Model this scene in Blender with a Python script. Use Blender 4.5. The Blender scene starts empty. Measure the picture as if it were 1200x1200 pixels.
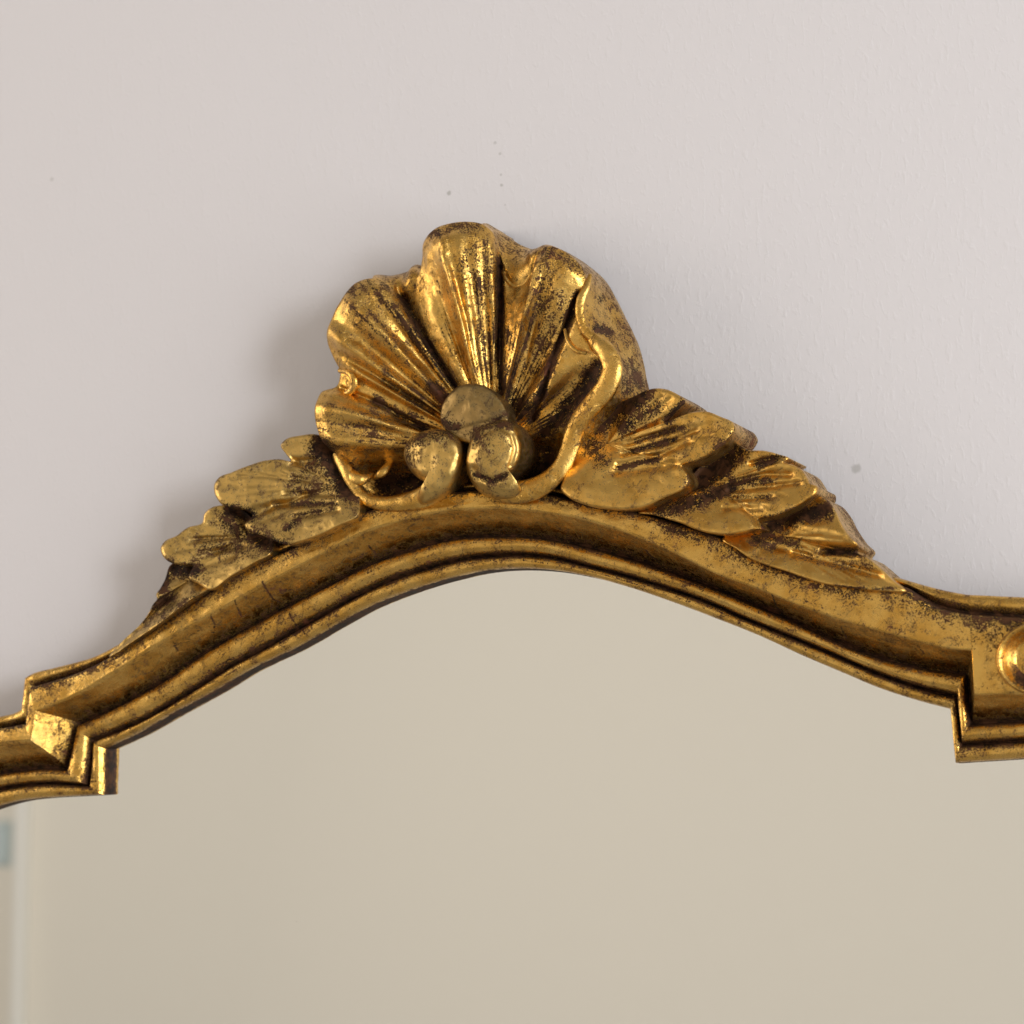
import bpy, math
import numpy as np
from mathutils import Vector, Matrix, noise as mnoise

scene = bpy.context.scene

# ------------------------------------------------------------------ camera
FOCAL, DIST = 85.0, 0.945
YAW, PITCH = math.radians(22.0), math.radians(7.0)
cam_pos = Vector((DIST*math.sin(YAW)*math.cos(PITCH), -DIST*math.cos(YAW)*math.cos(PITCH), -DIST*math.sin(PITCH)))
fwd = (-cam_pos).normalized()
right = fwd.cross(Vector((0, 0, 1))).normalized()
up = right.cross(fwd).normalized()
cd = bpy.data.cameras.new('camera'); cam = bpy.data.objects.new('camera', cd)
scene.collection.objects.link(cam); scene.camera = cam
cam.matrix_world = Matrix((( right.x, up.x, -fwd.x, cam_pos.x), (right.y, up.y, -fwd.y, cam_pos.y),
                           (right.z, up.z, -fwd.z, cam_pos.z), (0, 0, 0, 1)))
cd.sensor_width = 36; cd.lens = FOCAL; cd.clip_start = 0.02; cd.clip_end = 60
cd.dof.use_dof = True; cd.dof.focus_distance = DIST - 0.035; cd.dof.aperture_fstop = 13.0

# ------------------------------------------------------------------ light
world = bpy.data.worlds.new('World'); scene.world = world; world.use_nodes = True
bg = world.node_tree.nodes['Background']
bg.inputs[0].default_value = (1.0, 0.925, 0.86, 1); bg.inputs[1].default_value = 0.32

def area(name, loc, aim, sx, sy, power, col):
    l = bpy.data.lights.new(name, 'AREA'); l.shape = 'RECTANGLE'; l.size = sx; l.size_y = sy
    l.energy = power; l.color = col
    o = bpy.data.objects.new(name, l); scene.collection.objects.link(o)
    o.location = loc
    o.rotation_euler = (Vector(aim) - Vector(loc)).to_track_quat('-Z', 'Y').to_euler()
    return o
area('window_light', (3.1, -2.0, 0.4), (0, 0, 0), 0.7, 1.2, 57, (0.94, 0.97, 1.0))            # window ahead to the right
area('side_window_light', (2.3, -0.95, -0.1), (0, -0.1, 0.0), 1.5, 1.9, 38, (0.92, 0.96, 1.0))    # window in the wall on the right
area('left_room_light', (-2.6, -1.0, 0.5), (0, 0, 0), 1.2, 1.6, 27, (1.0, 0.90, 0.80))         # warm light from the room on the left
area('far_wall_fill', (-2.3, -0.8, 0.5), (-2.2, -3.3, 0.4), 1.8, 1.4, 22, (1.0, 0.95, 0.89))    # added unseen lamp, turned away from the mirror to brighten the reflected far wall

vs = scene.view_settings
vs.view_transform = 'Standard'; vs.look = 'None'; vs.exposure = 0; vs.gamma = 1; vs.use_curve_mapping = False
scene.render.engine = 'CYCLES'
scene.cycles.caustics_reflective = False

# ------------------------------------------------------------------ helpers
CP = np.array(cam_pos); CR_ = np.array(right); CU = np.array(up); CF = np.array(fwd)
def P(px, py, h_mm):
    """traced point -> place on the piece, h_mm proud of the wall (metres)"""
    px = np.asarray(px, float); py = np.asarray(py, float); h = np.asarray(h_mm, float)*0.001
    k = 18.0/FOCAL
    a = (px-600)/600*k; b = -(py-600)/600*k
    d = CF + a[..., None]*CR_ + b[..., None]*CU
    t = (-h - CP[1])/d[..., 1]
    return CP + d*t[..., None]

def PX(W):
    d = W - CP; z = d@CF; k = 18.0/FOCAL
    return np.stack([600+600*(d@CR_)/z/k, 600-600*(d@CU)/z/k], -1)

def tang(x, y, mono):
    dx = np.diff(x)[:, None]; s = np.diff(y, axis=0)/dx
    m = np.zeros_like(y); m[0] = s[0]; m[-1] = s[-1]
    if len(x) > 2:
        w1, w2 = dx[1:], dx[:-1]
        m[1:-1] = (s[:-1]*w1 + s[1:]*w2)/(w1+w2)
        if mono:
            same = s[:-1]*s[1:] > 0
            hm = np.where(same, 3*(w1+w2)/((2*w1+w2)/np.where(same, s[1:], 1) + (w1+2*w2)/np.where(same, s[:-1], 1)), 0)
            m[1:-1] = hm
    return m
def spline(xk, yk, x, mono=False):
    xk = np.asarray(xk, float); yk = np.asarray(yk, float); one = yk.ndim == 1
    if one: yk = yk[:, None]
    m = tang(xk, yk, mono)
    i = np.clip(np.searchsorted(xk, x, side='right')-1, 0, len(xk)-2)
    hh = (xk[i+1]-xk[i])[:, None]; t = ((x-xk[i])/(xk[i+1]-xk[i]))[:, None]
    r = (2*t**3-3*t**2+1)*yk[i] + (t**3-2*t**2+t)*hh*m[i] + (-2*t**3+3*t**2)*yk[i+1] + (t**3-t**2)*hh*m[i+1]
    return r[:, 0] if one else r
def chord(p):
    d = np.r_[0, np.cumsum(np.hypot(*np.diff(p, axis=0).T))]
    return d/d[-1]
def trace(pts, n):
    p = np.array(pts, float)
    if len(p) == 2:
        return p[0] + np.linspace(0, 1, n)[:, None]*(p[1]-p[0])
    return spline(chord(p), p, np.linspace(0, 1, n))
def seg_dist(q, poly):
    q = q.reshape(-1, 2); best = np.full(len(q), 1e9)
    poly = np.array(poly, float)
    if len(poly) == 1: return np.hypot(*(q-poly[0]).T)
    for a, b in zip(poly[:-1], poly[1:]):
        ab = b-a; t = np.clip(((q-a)@ab)/(ab@ab), 0, 1)
        best = np.minimum(best, np.hypot(*(q-a-t[:, None]*ab).T))
    return best
def strokes(q, lst):
    sh = q.shape[:-1]; out = np.zeros(int(np.prod(sh)))
    for poly, w, s in lst:
        d = seg_dist(q, poly); out = np.maximum(out, s*np.exp(-(d/w)**2)) if s > 0 else np.minimum(out, s*np.exp(-(d/w)**2))
    return out.reshape(sh)
def carve(q, lst):
    sh = q.shape[:-1]; out = np.zeros(int(np.prod(sh)))
    for poly, w, s in lst:
        out += s*np.exp(-(seg_dist(q, poly)/w)**2)
    return out.reshape(sh)

def vnoise(W, scale, amp, seed=0):
    """uneven hand-carved surface: push vertices off the wall a little"""
    o = Vector((seed*7.3, seed*3.1, seed*5.7)); f = W.reshape(-1, 3)
    d = np.array([mnoise.noise(Vector(v)*scale + o) for v in f])*amp
    f = f.copy(); f[:, 1] += d
    return f.reshape(W.shape)

coll = scene.collection
def grid_mesh(name, W, mat, parent=None, pat=None, close_u=False, cap0=None):
    """W: rows x cols x 3"""
    R, C = W.shape[:2]
    v = W.reshape(-1, 3)
    idx = np.arange(R*C).reshape(R, C)
    nxt = np.roll(idx, -1, axis=1) if close_u else idx[:, 1:]
    cur = idx if close_u else idx[:, :-1]
    f = np.stack([cur[:-1], nxt[:-1], nxt[1:], cur[1:]], -1).reshape(-1, 4)
    me = bpy.data.meshes.new(name); me.from_pydata(v.tolist(), [], f.tolist())
    # face outwards (towards -y on average)
    me.update()
    if sum(p.normal.y*p.area for p in me.polygons) > 0: me.flip_normals()
    me.polygons.foreach_set('use_smooth', [True]*len(me.polygons))
    at = me.attributes.new('patina', 'FLOAT', 'POINT')
    at.data.foreach_set('value', (np.zeros(R*C) if pat is None else pat.reshape(-1)).astype(np.float32))
    me.materials.append(mat); me.update()
    o = bpy.data.objects.new(name, me); coll.objects.link(o)
    if parent: attach(o, parent)
    return o
def attach(o, parent):
    o.parent = parent
    root = parent
    off = Vector((0, 0, 0))
    while root: off += root.location; root = root.parent
    o.location = -off if parent.parent is None else Vector((0, 0, 0))

# ------------------------------------------------------------------ materials
def nt(name):
    m = bpy.data.materials.new(name); m.use_nodes = True
    t = m.node_tree; return m, t, t.nodes, t.links, t.nodes['Principled BSDF']
def N(ns, kind, **kw):
    n = ns.new(kind)
    for k, v in kw.items(): setattr(n, k, v)
    return n
def noise_tex(ns, lk, co, scale, detail=4, rough=0.55, dist=0.0):
    n = N(ns, 'ShaderNodeTexNoise'); n.inputs['Scale'].default_value = scale; n.inputs['Detail'].default_value = detail
    n.inputs['Roughness'].default_value = rough; n.inputs['Distortion'].default_value = dist
    lk.new(co, n.inputs['Vector']); return n.outputs['Fac']
def mth(ns, lk, op, a, b=None, c=None, clamp=False):
    n = N(ns, 'ShaderNodeMath', operation=op); n.use_clamp = clamp
    for i, x in enumerate((a, b, c)):
        if x is None: continue
        if isinstance(x, (int, float)): n.inputs[i].default_value = x
        else: lk.new(x, n.inputs[i])
    return n.outputs[0]
def sstep(ns, lk, x, lo, hi):
    n = N(ns, 'ShaderNodeMapRange'); n.interpolation_type = 'SMOOTHSTEP'
    lk.new(x, n.inputs[0]); n.inputs[1].default_value = lo; n.inputs[2].default_value = hi
    return n.outputs[0]
def mixc(ns, lk, f, a, b):
    n = N(ns, 'ShaderNodeMix', data_type='RGBA')
    for sock, x in ((n.inputs[0], f), (n.inputs[6], a), (n.inputs[7], b)):
        if isinstance(x, tuple): sock.default_value = x + (1,) if len(x) == 3 else x
        elif isinstance(x, (int, float)): sock.default_value = x
        else: lk.new(x, sock)
    return n.outputs[2]

def gold_material(name, leaf=(0.78, 0.48, 0.128), leaf2=(0.65, 0.362, 0.076), speck=0.0, rough=0.34, dull=(0.27, 0.19, 0.085), dullamt=0.3, bump=0.6):
    m, t, ns, lk, B = nt(name)
    tc = N(ns, 'ShaderNodeTexCoord').outputs['Object']
    at = N(ns, 'ShaderNodeAttribute', attribute_name='patina').outputs['Fac']
    big = noise_tex(ns, lk, tc, 85, 4, 0.6)
    mid = noise_tex(ns, lk, tc, 300, 4, 0.6, 0.5)
    fine = noise_tex(ns, lk, tc, 1500, 4, 0.66, 0.8)
    # rub-through: dark glaze in flecks, thick where it was left in the carving
    n1 = mth(ns, lk, 'MULTIPLY_ADD', mid, 0.50, mth(ns, lk, 'MULTIPLY', fine, 0.95))     # mean ~0.725
    at2 = mth(ns, lk, 'MULTIPLY', at, mth(ns, lk, 'MULTIPLY_ADD', big, 0.9, 0.58))
    thr = mth(ns, lk, 'MULTIPLY_ADD', at2, -0.34, 0.895 - speck)
    thr = mth(ns, lk, 'MULTIPLY_ADD', big, -0.10, mth(ns, lk, 'ADD', thr, 0.05))
    glaze = sstep(ns, lk, mth(ns, lk, 'SUBTRACT', n1, thr), -0.02, 0.038)
    # hairline crackle in the leaf
    vo = N(ns, 'ShaderNodeTexVoronoi', feature='DISTANCE_TO_EDGE'); vo.inputs['Scale'].default_value = 240
    wob = N(ns, 'ShaderNodeVectorMath', operation='ADD')
    sc = N(ns, 'ShaderNodeVectorMath', operation='SCALE'); sc.inputs['Scale'].default_value = 0.006
    cv = N(ns, 'ShaderNodeCombineXYZ'); lk.new(fine, cv.inputs[0]); lk.new(mid, cv.inputs[1]); lk.new(fine, cv.inputs[2])
    lk.new(cv.outputs[0], sc.inputs[0]); lk.new(tc, wob.inputs[0]); lk.new(sc.outputs[0], wob.inputs[1])
    lk.new(wob.outputs[0], vo.inputs['Vector'])
    crack = mth(ns, lk, 'SUBTRACT', 1.0, sstep(ns, lk, vo.outputs['Distance'], 0.012, 0.06))
    crmask = sstep(ns, lk, mth(ns, lk, 'MULTIPLY_ADD', at, 0.10, big), 0.48, 0.57)
    crack = mth(ns, lk, 'MULTIPLY', crack, crmask)
    crack = mth(ns, lk, 'MULTIPLY', crack, sstep(ns, lk, mid, 0.40, 0.52))
    dark = mth(ns, lk, 'MAXIMUM', glaze, mth(ns, lk, 'MULTIPLY', crack, 0.95))
    leafc = mixc(ns, lk, sstep(ns, lk, big, 0.38, 0.62), leaf, leaf2)
    leafc = mixc(ns, lk, mth(ns, lk, 'MULTIPLY', sstep(ns, lk, mid, 0.48, 0.68), dullamt), leafc, dull)
    dk = mixc(ns, lk, sstep(ns, lk, mid, 0.42, 0.62), (0.020, 0.010, 0.006), (0.085, 0.036, 0.016))
    bole = sstep(ns, lk, big, 0.62, 0.70)
    dk = mixc(ns, lk, mth(ns, lk, 'MULTIPLY', bole, 0.6), dk, (0.17, 0.055, 0.026))
    lk.new(mixc(ns, lk, dark, leafc, dk), B.inputs['Base Color'])
    lk.new(mth(ns, lk, 'MULTIPLY_ADD', dark, -0.9, 1.0), B.inputs['Metallic'])
    r = mth(ns, lk, 'MULTIPLY_ADD', mid, 0.30, rough - 0.15)
    lk.new(mth(ns, lk, 'MULTIPLY_ADD', dark, 0.30, r), B.inputs['Roughness'])
    B.inputs['Specular IOR Level'].default_value = 0.12
    hgt = mth(ns, lk, 'MULTIPLY_ADD', fine, 0.42, mth(ns, lk, 'MULTIPLY', mid, 0.8))
    hgt = mth(ns, lk, 'MULTIPLY_ADD', dark, -0.25, hgt)
    bp = N(ns, 'ShaderNodeBump'); bp.inputs['Strength'].default_value = bump; bp.inputs['Distance'].default_value = 0.0007
    lk.new(hgt, bp.inputs['Height']); lk.new(bp.outputs[0], B.inputs['Normal'])
    return m
GOLD = gold_material('antique_gold_leaf', speck=0.028, rough=0.27, bump=0.34)
GOLD_SHELL = gold_material('burnished_gold_leaf', speck=0.010, rough=0.285, bump=0.45)
GOLD_LEAF = gold_material('antique_gold_leaf_dry', speck=0.042, rough=0.32, dullamt=0.35, bump=0.42)
GOLD_OLIVE = gold_material('dry_olive_gold_leaf', leaf=(0.70, 0.455, 0.14), leaf2=(0.52, 0.335, 0.10), speck=0.065, rough=0.34, dullamt=0.55, bump=0.45)
GOLD_WORN = gold_material('worn_olive_gold', leaf=(0.40, 0.26, 0.095), leaf2=(0.27, 0.18, 0.068), speck=0.05, rough=0.40, dull=(0.17, 0.135, 0.065), dullamt=0.7, bump=0.5)

def wall_material(name, col, spots=(), bump=0.12):
    m, t, ns, lk, B = nt(name)
    tc = N(ns, 'ShaderNodeTexCoord').outputs['Object']
    mp = N(ns, 'ShaderNodeMapping'); mp.inputs['Scale'].default_value = (1.0, 1.0, 0.55); lk.new(tc, mp.inputs[0])
    a = noise_tex(ns, lk, mp.outputs[0], 420, 3, 0.55, 0.4)
    c = col + (1,)
    for (x, z, rad, tone) in spots:
        sv = N(ns, 'ShaderNodeVectorMath', operation='SUBTRACT'); lk.new(tc, sv.inputs[0]); sv.inputs[1].default_value = (x, 0, z)
        ln = N(ns, 'ShaderNodeVectorMath', operation='LENGTH'); lk.new(sv.outputs[0], ln.inputs[0])
        dd = mth(ns, lk, 'MULTIPLY_ADD', a, rad*1.6, mth(ns, lk, 'SUBTRACT', ln.outputs['Value'], rad*0.8))
        msk = mth(ns, lk, 'SUBTRACT', 1.0, sstep(ns, lk, dd, rad*0.4, rad*1.2))
        c = mixc(ns, lk, mth(ns, lk, 'MULTIPLY', msk, tone), c, (0.25, 0.24, 0.20))
    if spots: lk.new(c, B.inputs['Base Color'])
    else: B.inputs['Base Color'].default_value = c
    B.inputs['Roughness'].default_value = 0.62
    B.inputs['Specular IOR Level'].default_value = 0.25
    h = mth(ns, lk, 'MULTIPLY_ADD', sstep(ns, lk, a, 0.50, 0.74), 1.0, mth(ns, lk, 'MULTIPLY', noise_tex(ns, lk, tc, 38, 3), 3.0))
    bp = N(ns, 'ShaderNodeBump'); bp.inputs['Strength'].default_value = bump; bp.inputs['Distance'].default_value = 0.0005
    lk.new(h, bp.inputs['Height']); lk.new(bp.outputs[0], B.inputs['Normal'])
    return m

# ------------------------------------------------------------------ setting
def quad(name, pts, mat):
    me = bpy.data.meshes.new(name); me.from_pydata(pts, [], [tuple(range(len(pts)))])
    me.materials.append(mat); o = bpy.data.objects.new(name, me); coll.objects.link(o); return o
SP = []
for (x, y, r, tn) in ((526, 226, 0.0011, 0.5), (580, 167, 0.0010, 0.35), (586, 180, 0.0008, 0.35), (588, 217, 0.0008, 0.4), (587, 205, 0.0006, 0.3),
                      (1003, 549, 0.0019, 0.42), (61, 210, 0.0012, 0.25), (592, 240, 0.0005, 0.3)):
    w = P(x, y, 0); SP.append((w[0], w[2], r, tn))
wall = quad('wall', [(-2.5, 0, -1.6), (2.5, 0, -1.6), (2.5, 0, 1.6), (-2.5, 0, 1.6)], wall_material('off_white_wall_paint', (0.725, 0.692, 0.700), SP))
wall['kind'] = 'structure'
bw = quad('back_wall', [(4.5, -3.3, -2.2), (-5.5, -3.3, -2.2), (-5.5, -3.3, 2.2), (4.5, -3.3, 2.2)], wall_material('beige_wall_paint', (0.76, 0.715, 0.62), bump=0.02))
bw['kind'] = 'structure'

# ------------------------------------------------------------------ the mirror
mirror = bpy.data.objects.new('gilded_mirror', None); coll.objects.link(mirror)
mirror.location = (0.0, 0.0, -0.30)
mirror['label'] = 'antique gilt-framed wall mirror with carved shell crest and leaves on pale wall'
mirror['category'] = 'mirror'

# --- mouldings: traced lines, (inner edge, first groove, second groove, cove ridge, band edge, outer edge), mm proud of the wall
H = dict(R0=9.0, G1=9.0, G2=9.5, R3=25.4, R5=23.4, R7=17.0)
ARCH = dict(
 R0=[(123,877),(160,860),(200,837),(250,810),(290,786),(350,757),(397,730),(430,712),(480,692),(530,677),(567,669),(607,666),(647,668),(697,677),(740,689),(787,705),(840,725),(890,745),(940,768),(987,788),(1030,806),(1073,820),(1114,831)],
 G1=[(112,868),(175,842),(225,812),(275,780),(312,760),(375,724),(447,686),(497,668),(530,659),(580,652),(613,651),(647,654),(697,666),(747,679),(790,692),(840,710),(873,725),(923,745),(973,765),(1023,787),(1073,805),(1122,817)],
 G2=[(95,848),(150,822),(200,794),(237,768),(275,745),(325,717),(375,692),(447,657),(497,640),(530,632),(580,628),(620,629),(663,635),(713,647),(773,665),(823,683),(873,703),(923,724),(973,748),(1023,768),(1073,781),(1133,790)],
 R3=[(42,833),(63,825),(95,810),(127,791),(158,772),(200,745),(250,717),(287,696),(325,675),(375,649),(430,622),(480,607),(530,597),(580,595),(630,598),(680,607),(730,622),(785,645),(840,672),(890,690),(940,710),(990,727),(1040,741),(1080,752),(1120,760),(1139,761)],
 R5=[(36,806),(63,798),(95,787),(117,777),(150,758),(187,735),(237,700),(300,662),(350,640),(417,605),(480,585),(560,575),(620,576),(680,588),(748,601),(792,614),(847,632),(880,652),(917,666),(955,676),(1000,683),(1040,684),(1064,690),(1080,701),(1097,711),(1120,718),(1137,721)],
 R7=[(31,794),(38,790),(63,783),(87,777),(111,770),(137,757),(187,722),(237,690),(300,652),(350,630),(417,596),(480,576),(560,566),(620,567),(680,578),(748,592),(800,606),(860,630),(917,655),(955,664),(1000,670),(1052,677),(1073,683),(1107,692),(1133,697)])
SIDE = dict(
 R0=[(-300,1290),(-260,1110),(-150,1022),(-70,974),(0,944),(24,938),(50,935),(85,933),(122,931)],
 G1=[(-316,1288),(-260,1080),(-150,998),(-70,953),(0,925),(32,920),(63,918),(106,921)],
 G2=[(-338,1286),(-260,1055),(-150,977),(-70,935),(0,907),(32,902),(55,900),(81,901)],
 R3=[(-365,1283),(-260,1010),(-150,935),(-70,892),(0,870),(20,868),(36,867)],
 R5=[(-382,1281),(-260,985),(-150,915),(-70,874),(0,854),(18,851),(31,848)],
 R7=[(-400,1279),(-260,965),(-150,900),(-70,862),(0,840),(20,835),(27,831)])
RET1 = {k: [SIDE[k][-1], ARCH[k][0]] for k in H}
BLOCK = dict(R0=[(1120,894),(1200,889),(1330,880)], G1=[(1128,873),(1200,868),(1322,860)], G2=[(1139,848),(1200,845),(1311,839)],
             R3=[(1142,813),(1200,811),(1308,807)], R5=[(1137,721),(1200,725),(1312,729)], R7=[(1133,697),(1200,700),(1316,704)])
RET2 = {k: [ARCH[k][-1], BLOCK[k][0]] for k in H}
SIDE2 = dict(
 R0=[(1336,818),(1430,838),(1540,890),(1630,980),(1690,1110),(1720,1300)], G1=[(1328,803),(1434,822),(1549,877),(1643,970),(1704,1104),(1735,1298)],
 G2=[(1316,775),(1440,795),(1563,855),(1662,955),(1724,1096),(1757,1296)], R3=[(1312,750),(1447,765),(1578,830),(1684,937),(1749,1087),(1783,1293)],
 R5=[(1312,729),(1452,748),(1588,814),(1698,926),(1765,1081),(1800,1291)], R7=[(1316,704),(1458,726),(1600,796),(1714,913),(1783,1075),(1818,1289)])
RET3 = {k: [BLOCK[k][-1], SIDE2[k][0]] for k in H}
# profile: (from, to, fraction, mm proud, glaze)
PROF = [('R0','R0',0,3.4,1.6),('R0','R0',0,7.0,1.6),('R0','R0',0,8.2,.5),('R0','G1',.05,10.2,.0),('R0','G1',.16,11.4,.08),('R0','G1',.42,12.1,.16),('R0','G1',.68,11.9,.3),('R0','G1',.87,11.0,.65),('R0','G1',.95,9.6,1.),('G1','G1',0,8.4,1.),
        ('G1','G2',.06,9.4,1.),('G1','G2',.13,12.0,.45),('G1','G2',.28,13.9,.08),('G1','G2',.50,14.6,.05),('G1','G2',.70,14.3,.22),('G1','G2',.84,13.3,.5),('G1','G2',.93,11.2,.9),('G2','G2',0,9.0,1.),
        ('G2','R3',.07,9.5,.75),('G2','R3',.18,11.2,.35),('G2','R3',.34,13.7,.1),('G2','R3',.52,16.8,.05),('G2','R3',.70,20.0,.0),('G2','R3',.85,22.9,.0),('G2','R3',.94,24.7,.0),('R3','R3',0,25.5,.0),
        ('R3','R5',.12,25.7,.0),('R3','R5',.35,25.5,.05),('R3','R5',.70,25.1,.35),('R3','R5',.92,24.5,.6),('R5','R5',0,23.4,.6),
        ('R5','R7',.06,19.5,1.),('R5','R7',.16,17.2,1.),('R5','R7',.34,18.6,.4),('R5','R7',.60,19.6,.1),('R5','R7',.86,19.0,.1),('R7','R7',0,17.0,.3),('R7','R7',0,12.0,.4),('R7','R7',0,0.3,.5)]
def moulding(name, L, n, sub, seed=1, upto=99):
    E = {k: P(*trace(L[k], n).T, np.full(n, H[k])) for k in H}
    rows, pat = [], []
    for a, b, f, h, g in PROF[:upto]:
        w = E[a]*(1-f) + E[b]*f; w = w.copy(); w[:, 1] = -h*0.001
        rows.append(w); pat.append(g)
    W = np.array(rows)                                      # profile x along
    k = len(rows); x = np.arange(k, dtype=float); xs = np.linspace(0, k-1, (k-1)*sub+1)
    Wd = spline(x, W.reshape(k, -1), xs, True).reshape(len(xs), n, 3)
    pd = np.repeat(np.interp(xs, x, pat)[:, None], n, 1)
    st = np.array([[mnoise.noise(Vector((a*1.7, b*0.035, seed*3.7))) + .6*mnoise.noise(Vector((a*4.1, b*0.09, seed+9.1))) for b in range(n)] for a in xs])
    Wd[..., 1] += 0.00016*st*((xs > 3) & (xs < k-3))[:, None]
    pd = pd + .45*np.clip(st - .12, 0, 1)
    inner = (xs > 2)[:, None, None]
    Wn = vnoise(Wd, 55, 0.00055, 3); Wn = vnoise(Wn, 230, 0.00022, 5)
    Wd = np.where(inner & (xs < k-2)[:, None, None], Wn, Wd)
    if name == 'arch_moulding':
        pd = np.maximum(pd, strokes(PX(Wd), [(c_, 1.0, 0.95) for c_ in CRK]))
    return grid_mesh(name, Wd, GOLD, mirror, pd)
CRK = [[(307,682),(313,692),(320,702),(317,716)],[(320,702),(330,707)],[(275,703),(279,714),(283,722)],[(338,718),(343,727),(347,733)],[(327,692),(341,691)],[(354,733),(357,743)],[(757,645),(763,652),(773,659)],[(760,654),(755,662)],
       [(247,722),(252,733),(249,742)],[(203,752),(209,764)],[(432,640),(440,648),(438,658)],[(1076,757),(1083,766)],[(985,735),(992,748)],[(905,697),(910,712),(918,718)]]
moulding('side_moulding', SIDE, 180, 3)
moulding('corner_return', RET3, 30, 3, upto=26)
moulding('side_moulding', SIDE2, 90, 3)
moulding('corner_return', RET1, 40, 3)
moulding('arch_moulding', ARCH, 760, 3)
moulding('corner_return', RET2, 40, 3, upto=26)
moulding('corner_block', BLOCK, 110, 3)

# --- glass: sheet whose top edge sits under the mouldings
top = []
for L, n in ((SIDE, 20), (ARCH, 60), (BLOCK, 8), (SIDE2, 16)):
    e = trace(L['G1'], n); top += [tuple(p) for p in P(e[:, 0], e[:, 1], np.full(n, 9.0))]
ring = [(x, -0.0040, z) for x, y, z in top]

gm, t_, ns, lk, B = nt('mirror_silvering')
B.inputs['Metallic'].default_value = 1; B.inputs['Roughness'].default_value = 0.0
tc = N(ns, 'ShaderNodeTexCoord').outputs['Object']
vo = N(ns, 'ShaderNodeTexVoronoi'); vo.inputs['Scale'].default_value = 24; lk.new(tc, vo.inputs['Vector'])
dust = mth(ns, lk, 'SUBTRACT', 1.0, sstep(ns, lk, vo.outputs['Distance'], 0.004, 0.011))
lk.new(mixc(ns, lk, dust, (0.93, 0.935, 0.915), (0.35, 0.31, 0.25)), B.inputs['Base Color'])
lk.new(mth(ns, lk, 'MULTIPLY', dust, 0.6), B.inputs['Roughness'])
glass = quad('mirror_glass', ring[::-1], gm); attach(glass, mirror)
glass['label'] = 'clear silvered mirror glass reflecting a plain beige wall'

# --- fan-shaped carved pieces
def fan(name, O, h0, rays, S, parent, mat, nang=320, nrad=44, closed=True, hb=4.0, inset=0.03, cuts=(), glz=(), wall_h=0.3, amp=0.0005, seed=1, s0=0.0, bulge=0.0, mono=False, side_cuts=(), side_glz=(), streak=0.0):
    """rays: (px, py, heights at S, back or None); back=(px,py,mm) is where the piece's side meets its back"""
    K = len(rays); rp = np.array([r[:2] for r in rays], float); rh = np.array([r[2] for r in rays], float)
    Ox = np.array(O, float)
    rimW = P(rp[:, 0], rp[:, 1], rh[:, -1]); OW = P(Ox[0], Ox[1], h0)
    bk = []
    for i, r in enumerate(rays):
        if len(r) > 3 and r[3] is not None: bk.append(P(*r[3]))
        else:
            w = rimW[i] + (OW-rimW[i])*inset; w = w.copy(); w[1] = -hb*0.001; bk.append(w)
    bk = np.array(bk)
    if closed:
        ext = lambda a: np.concatenate([a[-3:], a, a[:4]])
        rp2, rh2, bk2 = ext(rp), ext(rh), ext(bk)
    else: rp2, rh2, bk2 = rp, rh, bk
    c = np.r_[0, np.cumsum(np.maximum(1.0, np.hypot(*np.diff(rp2, axis=0).T)))]
    u = np.linspace(c[3], c[3+K], nang, endpoint=False) if closed else np.linspace(0, c[-1], nang)
    rim = spline(c, rp2, u); hh = spline(c, rh2, u, mono); back = spline(c, bk2, u)
    s = np.linspace(s0, 1, nrad)**0.85; s[-1] = 1.0
    if s0 == 0: s[0] = 0.004
    xs = np.r_[0, S]; hk = np.concatenate([np.full((1, nang), h0), hh.T], 0)
    hd = spline(xs, hk, s, True)
    q = Ox + s[:, None, None]*(rim[None]-Ox)
    if cuts: hd = hd + carve(q, cuts)
    W = P(q[..., 0], q[..., 1], hd)
    W = vnoise(W, 70, amp, seed); W = vnoise(W, 260, amp*0.35, seed+2)
    pat = strokes(q, glz) if glz else np.zeros(q.shape[:2])
    if streak:
        sn = np.array([[mnoise.noise(Vector((b_*.30, a_*.055, 3.3))) + .7*mnoise.noise(Vector((b_*.8, a_*.11, 8.1))) for b_ in range(nang)] for a_ in range(nrad)])
        pat = pat + streak*np.clip(sn+.05, -.25, 1)*np.clip(1.25-s, 0, 1)[:, None]
    r0 = W[-1]; rows, pr = [], []
    bul = bulge*0.001*np.clip((np.linalg.norm((back-r0)[:, [0, 2]], axis=1)-0.004)/0.008, 0, 1)
    for f in ((0.06, 0.2, 0.4, 0.6, 0.8, 1.0) if not side_cuts else np.linspace(0.04, 1, 22)):
        w = r0*(1-f) + back*f
        w[:, 1] -= bul*4*f*(1-f)
        rows.append(w); pr.append(np.full(nang, 0.12+0.3*f))
    w = back.copy(); w[:, 1] = -wall_h*0.001; rows.append(w); pr.append(np.full(nang, 0.3))
    rows = np.array(rows)
    if side_cuts: rows[:-1, :, 1] -= 0.001*carve(PX(rows[:-1]), side_cuts)
    if side_glz: pr = np.maximum(np.array(pr), strokes(PX(rows), side_glz))
    rows[1:-1] = vnoise(rows[1:-1], 90, amp, seed+4)
    return grid_mesh(name, np.concatenate([W, rows]), mat, parent, np.concatenate([pat, np.array(pr)]), close_u=closed)

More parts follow.
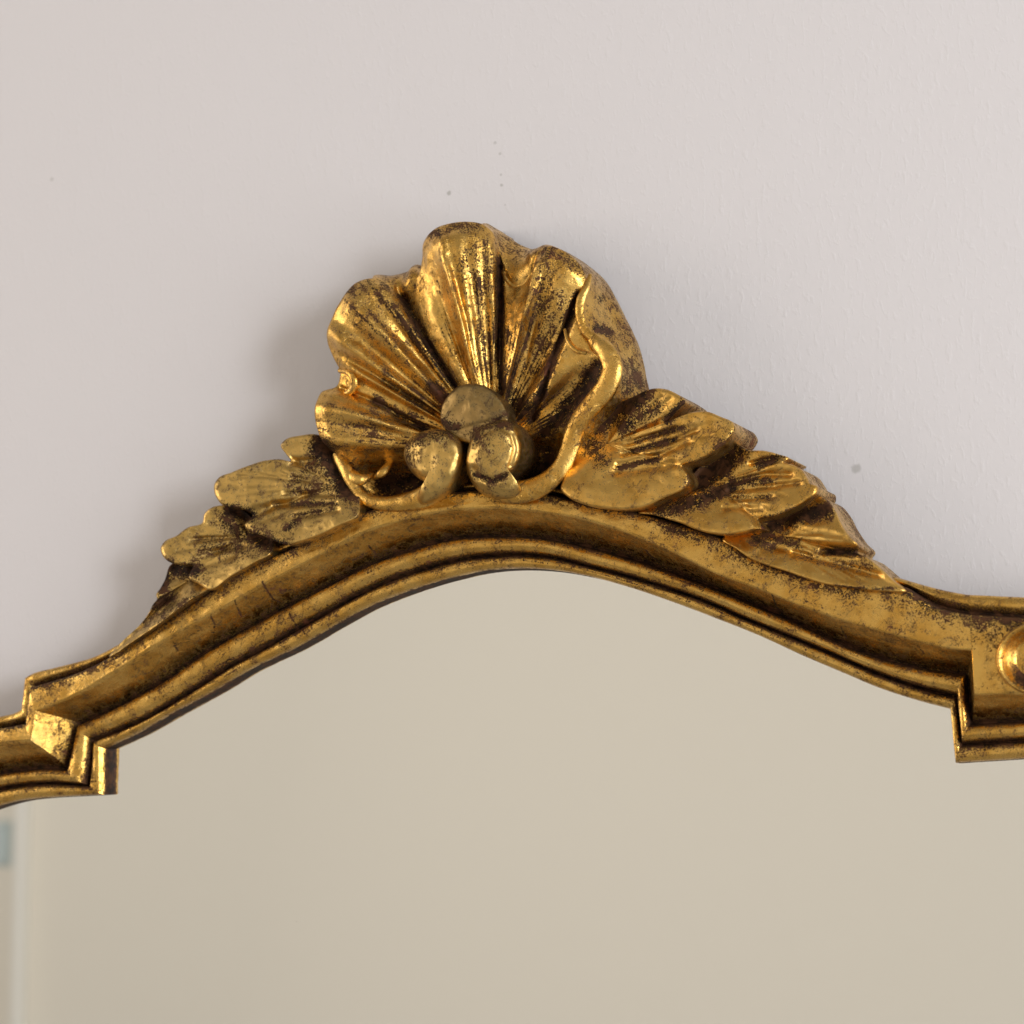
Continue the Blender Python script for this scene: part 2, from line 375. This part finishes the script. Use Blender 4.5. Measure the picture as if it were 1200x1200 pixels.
GLZ = [
 ([(470,345),(500,400),(533,452)],6,1.),([(445,345),(480,385),(518,440)],10,.62),([(586,305),(586,380),(588,455)],6,1.),([(598,390),(602,440)],9,.45),
 ([(600,462),(612,480)],17,.95),([(676,345),(652,410),(622,492)],6,1.),([(655,345),(640,400),(628,440)],13,.6),([(702,430),(680,462),(640,505)],13,1.),
 ([(548,300),(560,340),(568,400),(575,440)],11,.42),([(507,452),(522,470)],12,.9),([(440,468),(505,506)],6,.85),([(430,480),(470,500)],18,.35),([(455,440),(490,470)],10,.5),
 ([(455,568),(475,566),(490,562)],17,1.),([(640,540),(625,555),(600,556)],17,1.),([(548,505),(548,560)],12,1.),([(604,333)],9,.6),([(706,352),(715,380)],9,.6),([(420,335),(445,340)],13,.35),
 ([(378,525),(395,548),(408,575)],17,1.),([(365,545),(340,570)],10,.4),([(702,492),(722,482),(748,464)],17,1.),([(730,500),(770,478)],12,.75),([(690,515),(705,540)],13,.55),
 ([(735,530),(790,515)],4,.75),([(725,548),(770,538)],4,.8),([(745,518),(800,500)],4,.6),([(800,473),(782,492)],6,1.),
 ([(872,512),(845,545),(822,562)],17,1.),([(860,570),(815,588),(775,600)],11,.85),([(868,566),(900,563)],7,.7),([(850,582),(900,582)],5,.5),([(888,545),(915,535)],6,.75),
 ([(900,616),(930,606),(968,598)],11,1.),([(895,625),(935,640)],7,.6),([(885,632),(905,640)],8,.6),([(972,647),(1010,648)],5,.9),([(940,650),(1020,668)],9,.35),([(965,688),(1050,690)],3,.6),
 ([(270,598),(293,604)],9,1.),([(300,632),(330,642)],12,.8),([(265,610),(290,630)],14,.55),([(345,575),(400,570)],8,.5),([(340,590),(395,590)],4,.6),([(345,604),(390,596)],4,.5),([(335,620),(350,608)],4,.7),
 ([(205,668),(230,668)],10,.9),([(198,662),(190,690)],8,.8),([(240,640),(285,645)],14,.4),([(505,276),(530,266),(562,267)],8,.55),([(640,294),(665,304),(688,322)],9,.5),([(408,342),(440,331),(478,338)],9,.5),([(374,500),(382,518)],7,.4),([(420,360),(500,445)],28,.36),([(562,285),(575,430)],17,.4),([(642,315),(612,440)],20,.42),([(390,490),(480,518)],17,.34),([(180,710),(200,700)],8,.7),([(170,730),(230,698)],6,.45)]

S5 = [.2, .5, .8, .93, 1.0]
SH = [
 (560,588,[14,11,11,11,10]),(520,592,[13,10,10,10,10]),(480,596,[12,9,9,10,10]),(448,592,[13,10,9,11,12]),(428,580,[15,12,10,13,16]),
 (411,559,[18,17,15,18,20]),(396,535,[20,21,24,26,22]),(377,516,[22,25,31.5,33,30]),(370,492,[21.5, 24.5, 31, 32.5, 30]),(370,475,[22,26,33.5,34,31]),(377,460,[20,23,30,30,27]),
 (396,452,[20.5, 23.5, 27, 26.5, 24.5]),(399,437,[21,24,27,26,24]),(391,420,[22,28,31,29,26]),(385,405,[20.8, 23.8, 29.5, 30, 27.5]),(383,390,[22,27,34,35,31]),(390,370,[21, 24.5, 31.5, 32.8, 30.2]),
 (403,347,[22,28,35,36,31]),(418,331,[21,24,32,33,29]),(440,326.5,[20.5, 25, 31, 31.5, 28],(440,324,15)),(458,336,[20.5, 25, 29, 28.5, 26],(459,323,14)),(476,350,[20.5, 23.5, 26.5, 25, 23],(478,318,14)),(489,329,[22, 27.5, 30, 28, 26],(490,310,15)),
 (495,304,[22,27.5,30,29,26]),(497,283,[22,27,31.5,32,28]),(505,272,[23,30,35.5,35.5,30.5]),(513,266.5,[24, 32.5, 38.5, 37.5, 31]),(522,263.5,[23.5, 30.8, 36.5, 36.5, 30.5]),(533,261,[23, 29.8, 36.6, 36, 30.3]),(543,260,[22.3, 28.2, 34.8, 35, 29.8]),
 (553,260.2,[21.8, 27, 34.6, 34.6, 29.6]),(563,262,[21, 25.6, 32.8, 33.2, 29],(570,263.5,14)),(574,269,[21, 26, 32, 31.5, 28],(582,269,13)),(588,303,[20.5, 24, 27, 26, 24],(590,275,13)),(604,337,[21, 26.5, 29, 27.5, 26],(606,285,13)),
 (621,324,[22,29,32,30,28],(620,291,13)),(631,297,[22, 28.5, 35, 34.5, 30.5],(631,291,12)),(644,288.5,[21.2, 26.3, 33.6, 34.5, 30],(648,288.5,10)),(656,292,[20.5, 24.6, 32.2, 33.4, 29],(670,298.5,8)),(668,299,[20, 24.6, 32.4, 33.2, 29],(690,313,7)),
 (680,311,[20, 24, 31, 31.5, 29],(704,326,6)),(687,335,[19.5, 24, 29, 29.5, 29],(717,348,6)),(680,362,[20,26,29,30,30],(728,370,6)),(678,385,[21,29,31,31,31],(736,386,6)),(688,408,[20,27,29.5,30,31],(744,405,6)),
 (704,420,[18.5, 22.5, 26, 29.5, 32],(749,424,6)),(716,438,[18, 21.5, 26.5, 31, 33.5],(752,440,6)),(708,458,[18, 21.5, 26.5, 31, 33.5],(756,458,6)),(690,478,[17.5, 20.5, 25, 30, 32.5],(757,475,6)),(672,500,[16.5, 17.5, 22, 28, 31],(740,500,6)),
 (664,525,[14,12,13,22,29],(720,520,6)),(656,548,[13,10,11,18,26],(700,545,8)),(632,565,[13,10,10,14,20],(650,572,8)),(598,580,[13,10,10,11,12])]
SH = [r if len(r) > 3 else (r[0], r[1], r[2], None) for r in SH]
fine_cuts = [([(470,345),(500,400),(533,452)],4,-2.8),([(586,312),(586,380),(588,460)],3.5,-3.2),([(679,345),(655,405),(624,490)],3.5,-3.),([(402,456),(450,476),(510,512)],3.5,-2.4),([(700,430),(672,468),(640,508)],6,-2.),
             ([(516,300),(541,375),(553,448)],4,1.0),([(525,300),(547,375),(557,448)],2.5,-.5),([(555,320),(566,430)],4,-.5),([(408,350),(465,405),(520,462)],5,.8),([(442,350),(495,420),(525,458)],3,-.6),([(636,320),(616,430)],3,-.6),([(395,478),(440,492),(485,512)],5,.7)]
shell = fan('shell', (578,528), 20, SH, S5, mirror, GOLD_SHELL, nang=620, nrad=90, hb=6, inset=0.05, cuts=fine_cuts, glz=GLZ, amp=0.0007, seed=2, bulge=5.0, streak=1.0,
            side_cuts=[([(703,350),(711,376)],12,-4.0),([(690,334),(700,330)],6,1.2),([(722,398),(716,406)],6,1.5),([(735,420),(745,445)],7,-1.0)], side_glz=[([(704,350)],8,.75),([(700,385),(714,388)],8,.9),([(738,425),(750,450)],11,.75),([(728,440),(735,458)],10,.7),([(640,292),(668,302),(690,320)],7,.5),([(600,290),(612,300)],10,.35)])
shell['label'] = 'fluted scallop shell crest with wavy rim'

def dome(name, O, out, htop, hedge, parent, mat, round_=.6, cuts=(), glz=(), hb=12, seed=3, nang=150, tilt=(0, 0), amp=.0012, S=(.3, .55, .75, .88, .96, 1.)):
    rays = []
    for p in out:
        x, y = p[:2]; he = p[2] if len(p) > 2 else hedge
        tl = tilt[0]*(x-O[0]) + tilt[1]*(y-O[1])
        rays.append((x, y, [he + (htop-he)*(1-s**(2/round_))**.5 + tl*s for s in S], None))
    return fan(name, O, htop, rays, S, parent, mat, nang=nang, nrad=44, hb=hb, inset=.02, cuts=cuts, glz=glz, seed=seed, amp=amp, wall_h=5)
dome('centre_boss', (556,482), [(517,478),(526,462),(537,452.5),(551,449.5),(567,452),(583,464),(595,485),(594,505),(575,520),(548,520),(528,510),(517,496)], 32.5, 30.5, shell, GOLD_WORN, .35,
     cuts=[([(520,490),(540,478)],7,-.5),([(535,505),(560,498),(590,492)],4,-.8)], glz=[([(592,488),(580,495)],6,.6),([(520,495),(535,500)],9,.6),([(575,500),(545,508)],6,.5)], seed=5, amp=.0009)
dome('volute', (511,534), [(473,533),(480,515),(494,506),(512,503),(530,508),(541,518),(544.5,532),(541,550),(533,567),(523,580,27),(507,590,26.5),(494,592,26),(489,583,26.5),(497,573.5,28),(499,566,28.5),(490,560.5,29),(479,549)], 38.5, 29, shell, GOLD_OLIVE, .58,
     glz=[([(480,522),(500,509),(528,510)],9,.5),([(478,520),(478,545)],5,.45)], seed=6, nang=220, amp=.0014)
dome('volute', (581,531), [(546,548),(548,530),(553,515),(563,502),(577,494),(590,491),(602,496),(610,508),(613,523),(610,540),(604,551,29),(597,559,27.5),(606,567,27.5),(613,577,26.5),(606,585,26),(590,586.5,26),(575,583,27),(561,576,28),(551,563,30)], 38.5, 30.5, shell, GOLD_OLIVE, .52, tilt=(-.03, 0),
     cuts=[([(557,524),(566,509),(585,501),(600,509),(604,526),(598,545)],3,-.9),([(553,548),(561,560),(577,564),(592,557)],3.5,-1.3)],
     glz=[([(556,515),(575,497),(600,498)],8,.5),([(570,520),(590,515)],14,.25),([(556,556),(577,564),(592,557)],4,.7)], seed=7, nang=220, amp=.0014)

def roll(name, path, parent, mat, sides=22, n=200, seed=1, glz=(), flat=.9):
    """path: (px,py,mm,radius px): tapering carved roll"""
    p = np.array(path, float); c = chord(p[:, :2]); d = spline(c, p, np.linspace(0, 1, n))
    W = P(d[:, 0], d[:, 1], d[:, 2]); rad = np.maximum(d[:, 3], .3)*0.000345
    T = np.gradient(W, axis=0); T /= np.linalg.norm(T, axis=1)[:, None]
    Y = np.array([0, -1., 0]); A = np.cross(T, Y); A /= np.linalg.norm(A, axis=1)[:, None]; Bn = np.cross(A, T)
    a = np.linspace(0, 2*math.pi, sides, endpoint=False)
    G = W[None] + rad[None, :, None]*(np.cos(a)[:, None, None]*A[None] + flat*np.sin(a)[:, None, None]*Bn[None])
    G = vnoise(G, 110, 0.0006, seed)
    q = np.repeat(d[None, :, :2], sides, 0)
    pat = strokes(q, glz) if glz else np.full(q.shape[:2], .06)
    return grid_mesh(name, np.swapaxes(G, 0, 1), mat, parent, np.swapaxes(pat, 0, 1).copy(), close_u=True)
roll('rim_fold', [(692,322,27,2),(687,337,29.5,4.5),(681,352,30.5,5.5),(680,370,31,5.5),(686,387,31,5.5),(697,400,31,4)], shell, GOLD_SHELL, seed=8, n=120, flat=.8)
roll('rim_roll', [(688,389,30,4),(699,401,30.8,8),(711,413,31.4,10.5),(718,431,31.8,11.5),(711,453,31.8,12),(697,471,31,12),(683,488,29.8,11.5),(673,506,28.8,11),(667,527,28.2,10.5),(658,547,28.5,10.5),(643,563,28.5,11.5),(622,574,28,12.5),(602,577,28,13),(588,576,27,12)], shell, GOLD_SHELL, seed=9, n=320, flat=.62, sides=34)
roll('scroll_lip', [(395,533,20,7),(405,550,23,8),(413,567,24,6.5),(424,581.5,24,7),(441,589,24.5,8),(462,590.5,25.5,9),(483,587,26,11),(498,582,26,13),(510,576,25,14)], shell, GOLD_SHELL, seed=9, n=220, flat=.75)
roll('rim_fold', [(398,434,24,3),(409,436,27,4.5),(415,446,28,5),(412,457,27,4.5),(403,463,26,3)], shell, GOLD_SHELL, seed=10, n=80)
roll('rim_fold', [(588,312,22,1.8),(592,325,25,2.3),(603,335,26,2.5),(615,332,27,2.3),(622,322,28,1.8)], shell, GOLD_SHELL, seed=11, n=80)
roll('rim_fold', [(662,386,29,1.8),(666,400,31,2.3),(675,411,32,2.4),(687,414,32,2)], shell, GOLD_SHELL, seed=12, n=60)
roll('rim_fold', [(400,545,20,7),(411,558,23,8.5),(422,562,24,7.5),(432,559,22,4),(438,555,20,1.5)], shell, GOLD_SHELL, seed=13, n=60, flat=.8)
roll('rim_fold', [(438,560,20,2),(446,556,22,5),(453,549,21,5.5),(458,541,18,4)], shell, GOLD_SHELL, seed=15, n=40, flat=.8)

# --- acanthus leaves
SL = [.3, .55, .8, .968, 1.0]
def leaf(O, h0, out, cuts=(), seed=1, hb=6, nang=360, dish=0.5, mat=None, tip=None):
    """out: (px, py, mm at the edge)"""
    hi = max(o[2] for o in out); cuts = list(cuts); rng = np.random.RandomState(seed)
    tr = trace([o[:2] for o in out], 70); hs = np.interp(np.linspace(0, 1, 70), np.linspace(0, 1, len(out)), [o[2] for o in out])
    for q in range(0, 70, 2):
        va, vb = tr[q]-np.array(O), np.array(tip)-np.array(O)
        if va@vb > .80*np.linalg.norm(va)*np.linalg.norm(vb):
            a0, a1 = .22+.15*rng.rand(), .6+.25*rng.rand(); d = tr[q]+rng.randn(2)*2-np.array(O)
            mid_ = np.array(O)+d*(a0+a1)/2+rng.randn(2)*1.5
            cuts.append(([tuple(np.array(O)+d*a0), tuple(mid_), tuple(np.array(O)+d*a1)], 1.8+rng.rand()*1.4, -.12-.25*rng.rand()))
    rays = []
    for x, y, he in out:
        f = lambda s: h0 + (he-h0)*(1-(1-s)**1.7)
        rays.append((x, y, [f(.3), f(.55)-dish*.5, he-dish*.8, he+.35, he-.5], None))
    return fan('leaf', O, h0, rays, SL, mirror, mat or GOLD_LEAF, nang=nang, nrad=64, hb=hb, inset=.004, cuts=cuts, glz=GLZ, seed=seed, amp=0.0006)
# right of the shell
leaf((712,520), 24, [(657,573,31),(668,584,32),(687,592,32.5),(710,595.5,33),(732,597,33),(755,594,33),(777,584,33),(800,573.5,32.5),(807.5,564.5,32),(805,554,31.5),(800,547,30.5),(817,540,31.5),(840,526.5,32),(855,513,32),(861,502,31.5),(857,494,31),(846,489,31),(829,482.5,30.5),(812,483,30),(797,488,28.5),(780,496,26),
     (788,486,27),(797,477,28.5),(803,471,29),(794,462.5,29),(782,456.5,28.5),(770,455,28),(757,457.5,27),(744,464,25),(725,472,22),(700,480,22),(680,500,22),(668,535,25),(660,560,29)],
     cuts=[([(725,545),(775,533),(805,518)],4,-1.6),([(730,532),(785,518),(815,505)],3.5,-1.5),([(735,520),(790,502)],3,-1.3),([(722,553),(765,548),(790,545)],5,-1.3),([(770,480),(785,468)],3,-.9),([(762,478),(775,466)],3,-.9),([(700,550),(690,570)],12,.7)], seed=21, tip=(861, 505))
leaf((838,566), 22, [(748,601,25),(765,603,28.5),(780,607.5,29.5),(795,612,30),(817,621,30.5),(837,625.5,31),(852,626.5,31),(870,624,31),(885,620.5,30.5),(896,620,29),(889,610,28.5),(907,605,30),(930,595.5,30),(945,586.5,29.5),(957,576,29),(957,570,28.5),(949,566,28),(945,559.5,27.5),(939,550.5,27),(930,545,27),(918,541,26.5),
     (924,537,26),(913,532.5,26),(895,528,25),(876,527,23),(862,520,20),(840,530,19),(818,548,19),(800,570,20),(770,590,21)],
     cuts=[([(855,575),(905,570),(935,566)],3.5,-1.3),([(858,585),(905,583)],3.5,-1.2),([(856,566),(895,556),(925,556)],3.5,-1.2),([(880,543),(915,535)],3,-1.8),([(850,595),(890,596)],4,-.9)], seed=22, tip=(957, 574))
leaf((915,628), 22, [(846,632,25),(862,643,27),(880,655,28),(900,663,28.5),(920,669,28.8),(945,678,29),(965,684,29),(1002,689.5,28),(1040,693.5,27),(1062,693,26),(1047,680,25.5),(1031,665,25.5),(1016,653,25.5),(1004,647,25),(1006,641,27),(996,629,27.5),(985,612,26.5),(978,597,25),(968,585,24),(955,580,22),(930,592,20),(905,605,20),(880,615,21),(860,622,22)],
     cuts=[([(965,646),(1005,646)],4,-3.),([(935,614),(975,622),(1000,634)],9,1.8),([(930,648),(985,662),(1030,674)],4,-1.2),([(905,640),(950,652)],4,-1.)], seed=23, tip=(1045, 688))
# left of the shell
leaf((392,568), 24, [(421,603,29),(398,616,31),(374.5,627,31.5),(351,635,31.5),(338,638.5,31.5),(324,635,31),(308,628,30.5),(294,623,29.5),(287,616,28.5),(296,604,26.5),(280,596,29),(261,592,30),(253.5,582,30),(251,569,29.5),(256,560,29),(271.5,553.5,28.5),(291,546,28),(311,539.5,27),(327,538,26),(341,540,25),
     (335,532,25),(329,522,25.5),(335,515,25.5),(351,510.5,25),(370,509,23),(390,518,20),(405,535,20),(415,560,22),(422,585,26)],
     cuts=[([(390,580),(335,578)],4,-1.1),([(392,590),(335,592),(320,590)],3.5,-1.2),([(395,598),(345,606)],3.5,-1.2),([(380,566),(345,560)],4,-.9),([(345,541),(370,540)],5,-2.)], seed=24, mat=GOLD_OLIVE, tip=(252, 572))
leaf((290,628), 21.5, [(318,648,27),(300,658.5,28.5),(270,676,29),(243,691,29),(234,685,28),(221,677,27),(226,663,25),(213,662,26.5),(199,659,27.5),(191,652,27.5),(188,642,27),(192,635,26.5),(207,627.5,26),(220,618,25.5),(237,612,24.5),(239,602,24.5),(247,595,24.5),(260,592,23.5),(280,595,20.5),(300,610,20),(320,630,22)],
     cuts=[([(285,640),(235,648)],4,-1.),([(280,630),(230,632)],4,-.9),([(275,650),(240,664)],4,-.8)], seed=25, mat=GOLD_OLIVE, tip=(190, 645))
leaf((222,680), 20, [(248,688,26),(235,696,28),(213,711,28.5),(187,731,28.3),(162,748,27.5),(128,769,26),(137,757,25),(153,743.5,24),(167,728,23),(174,718,22.5),(180,707,22),(184,702,23.5),(183,697,23.5),(188,689,22),(193,680,19.5),(199,663,18),(215,655,17.5),(235,665,18)],
     cuts=[([(205,705),(160,738)],3,-1.2),([(195,703),(170,726)],3,-1.2)], seed=26, mat=GOLD_OLIVE, tip=(135, 764))

# --- oval dished cabochon on the corner block
ov = [(1224+58*math.cos(a), 772-45*math.sin(a)) for a in np.linspace(0, 2*math.pi, 24, endpoint=False)]
rays = [(x, y, [25.2, 25.6, 28.2, 30.8, 31.2, 27.5], None) for x, y in ov]
fan('oval_boss', (1224,772), 25.1, rays, [.3, .55, .75, .9, .96, 1.], mirror, GOLD, nang=120, nrad=40, hb=20, inset=.01, glz=[([(1200,778),(1195,796),(1215,800)],11,.8)], seed=31, wall_h=18)

# ------------------------------------------------------------------ what the glass shows at its left edge
def reflect_x(px, py, ywall):
    w = P(px, py, 4.0); d = w - CP; d[1] = -d[1]
    t = (ywall - w[1])/d[1]; return w + d*t
a = reflect_x(24, 1050, -3.27); b = reflect_x(16, 1050, -3.27)
casing = bpy.data.meshes.new('door_casing')
x0, x1 = sorted((a[0], b[0])); y0, y1, z0, z1 = -3.2995, -3.27, -1.6, 1.0
vv = [(x, y, z) for x in (x0, x1) for y in (y0, y1) for z in (z0, z1)]
casing.from_pydata(vv, [], [(0,1,3,2),(4,6,7,5),(0,4,5,1),(2,3,7,6),(1,5,7,3),(0,2,6,4)])
wm, t_, ns, lk, B = nt('white_casing_paint'); B.inputs['Base Color'].default_value = (0.82, 0.80, 0.74, 1); B.inputs['Roughness'].default_value = .5
casing.materials.append(wm)
co = bpy.data.objects.new('door_casing', casing); coll.objects.link(co)
co['label'] = 'pale upright casing strip, blurred, reflected at the left edge of the mirror'; co['category'] = 'door casing'

c0 = reflect_x(9, 962, -3.28); c1 = reflect_x(-14, 1016, -3.28)
pm = bpy.data.meshes.new('wall_panel')
x0, x1 = sorted((c0[0], c1[0])); z0, z1 = sorted((c0[2], c1[2])); y0, y1 = -3.2995, -3.285; e = 0.012
vv = [(x0,y0,z0),(x1,y0,z0),(x1,y0,z1),(x0,y0,z1),(x0+e,y1,z0+e),(x1-e,y1,z0+e),(x1-e,y1,z1-e),(x0+e,y1,z1-e)]
pm.from_pydata(vv, [], [(4,5,6,7),(0,1,5,4),(1,2,6,5),(2,3,7,6),(3,0,4,7)])
bm_, t_, ns, lk, B = nt('pale_blue_grey_paint'); B.inputs['Base Color'].default_value = (0.50, 0.58, 0.58, 1); B.inputs['Roughness'].default_value = .5
pm.materials.append(bm_)
po = bpy.data.objects.new('wall_panel', pm); coll.objects.link(po)
po['label'] = 'small blurred blue-grey panel reflected at the far left edge, beside the pale casing'; po['category'] = 'panel'
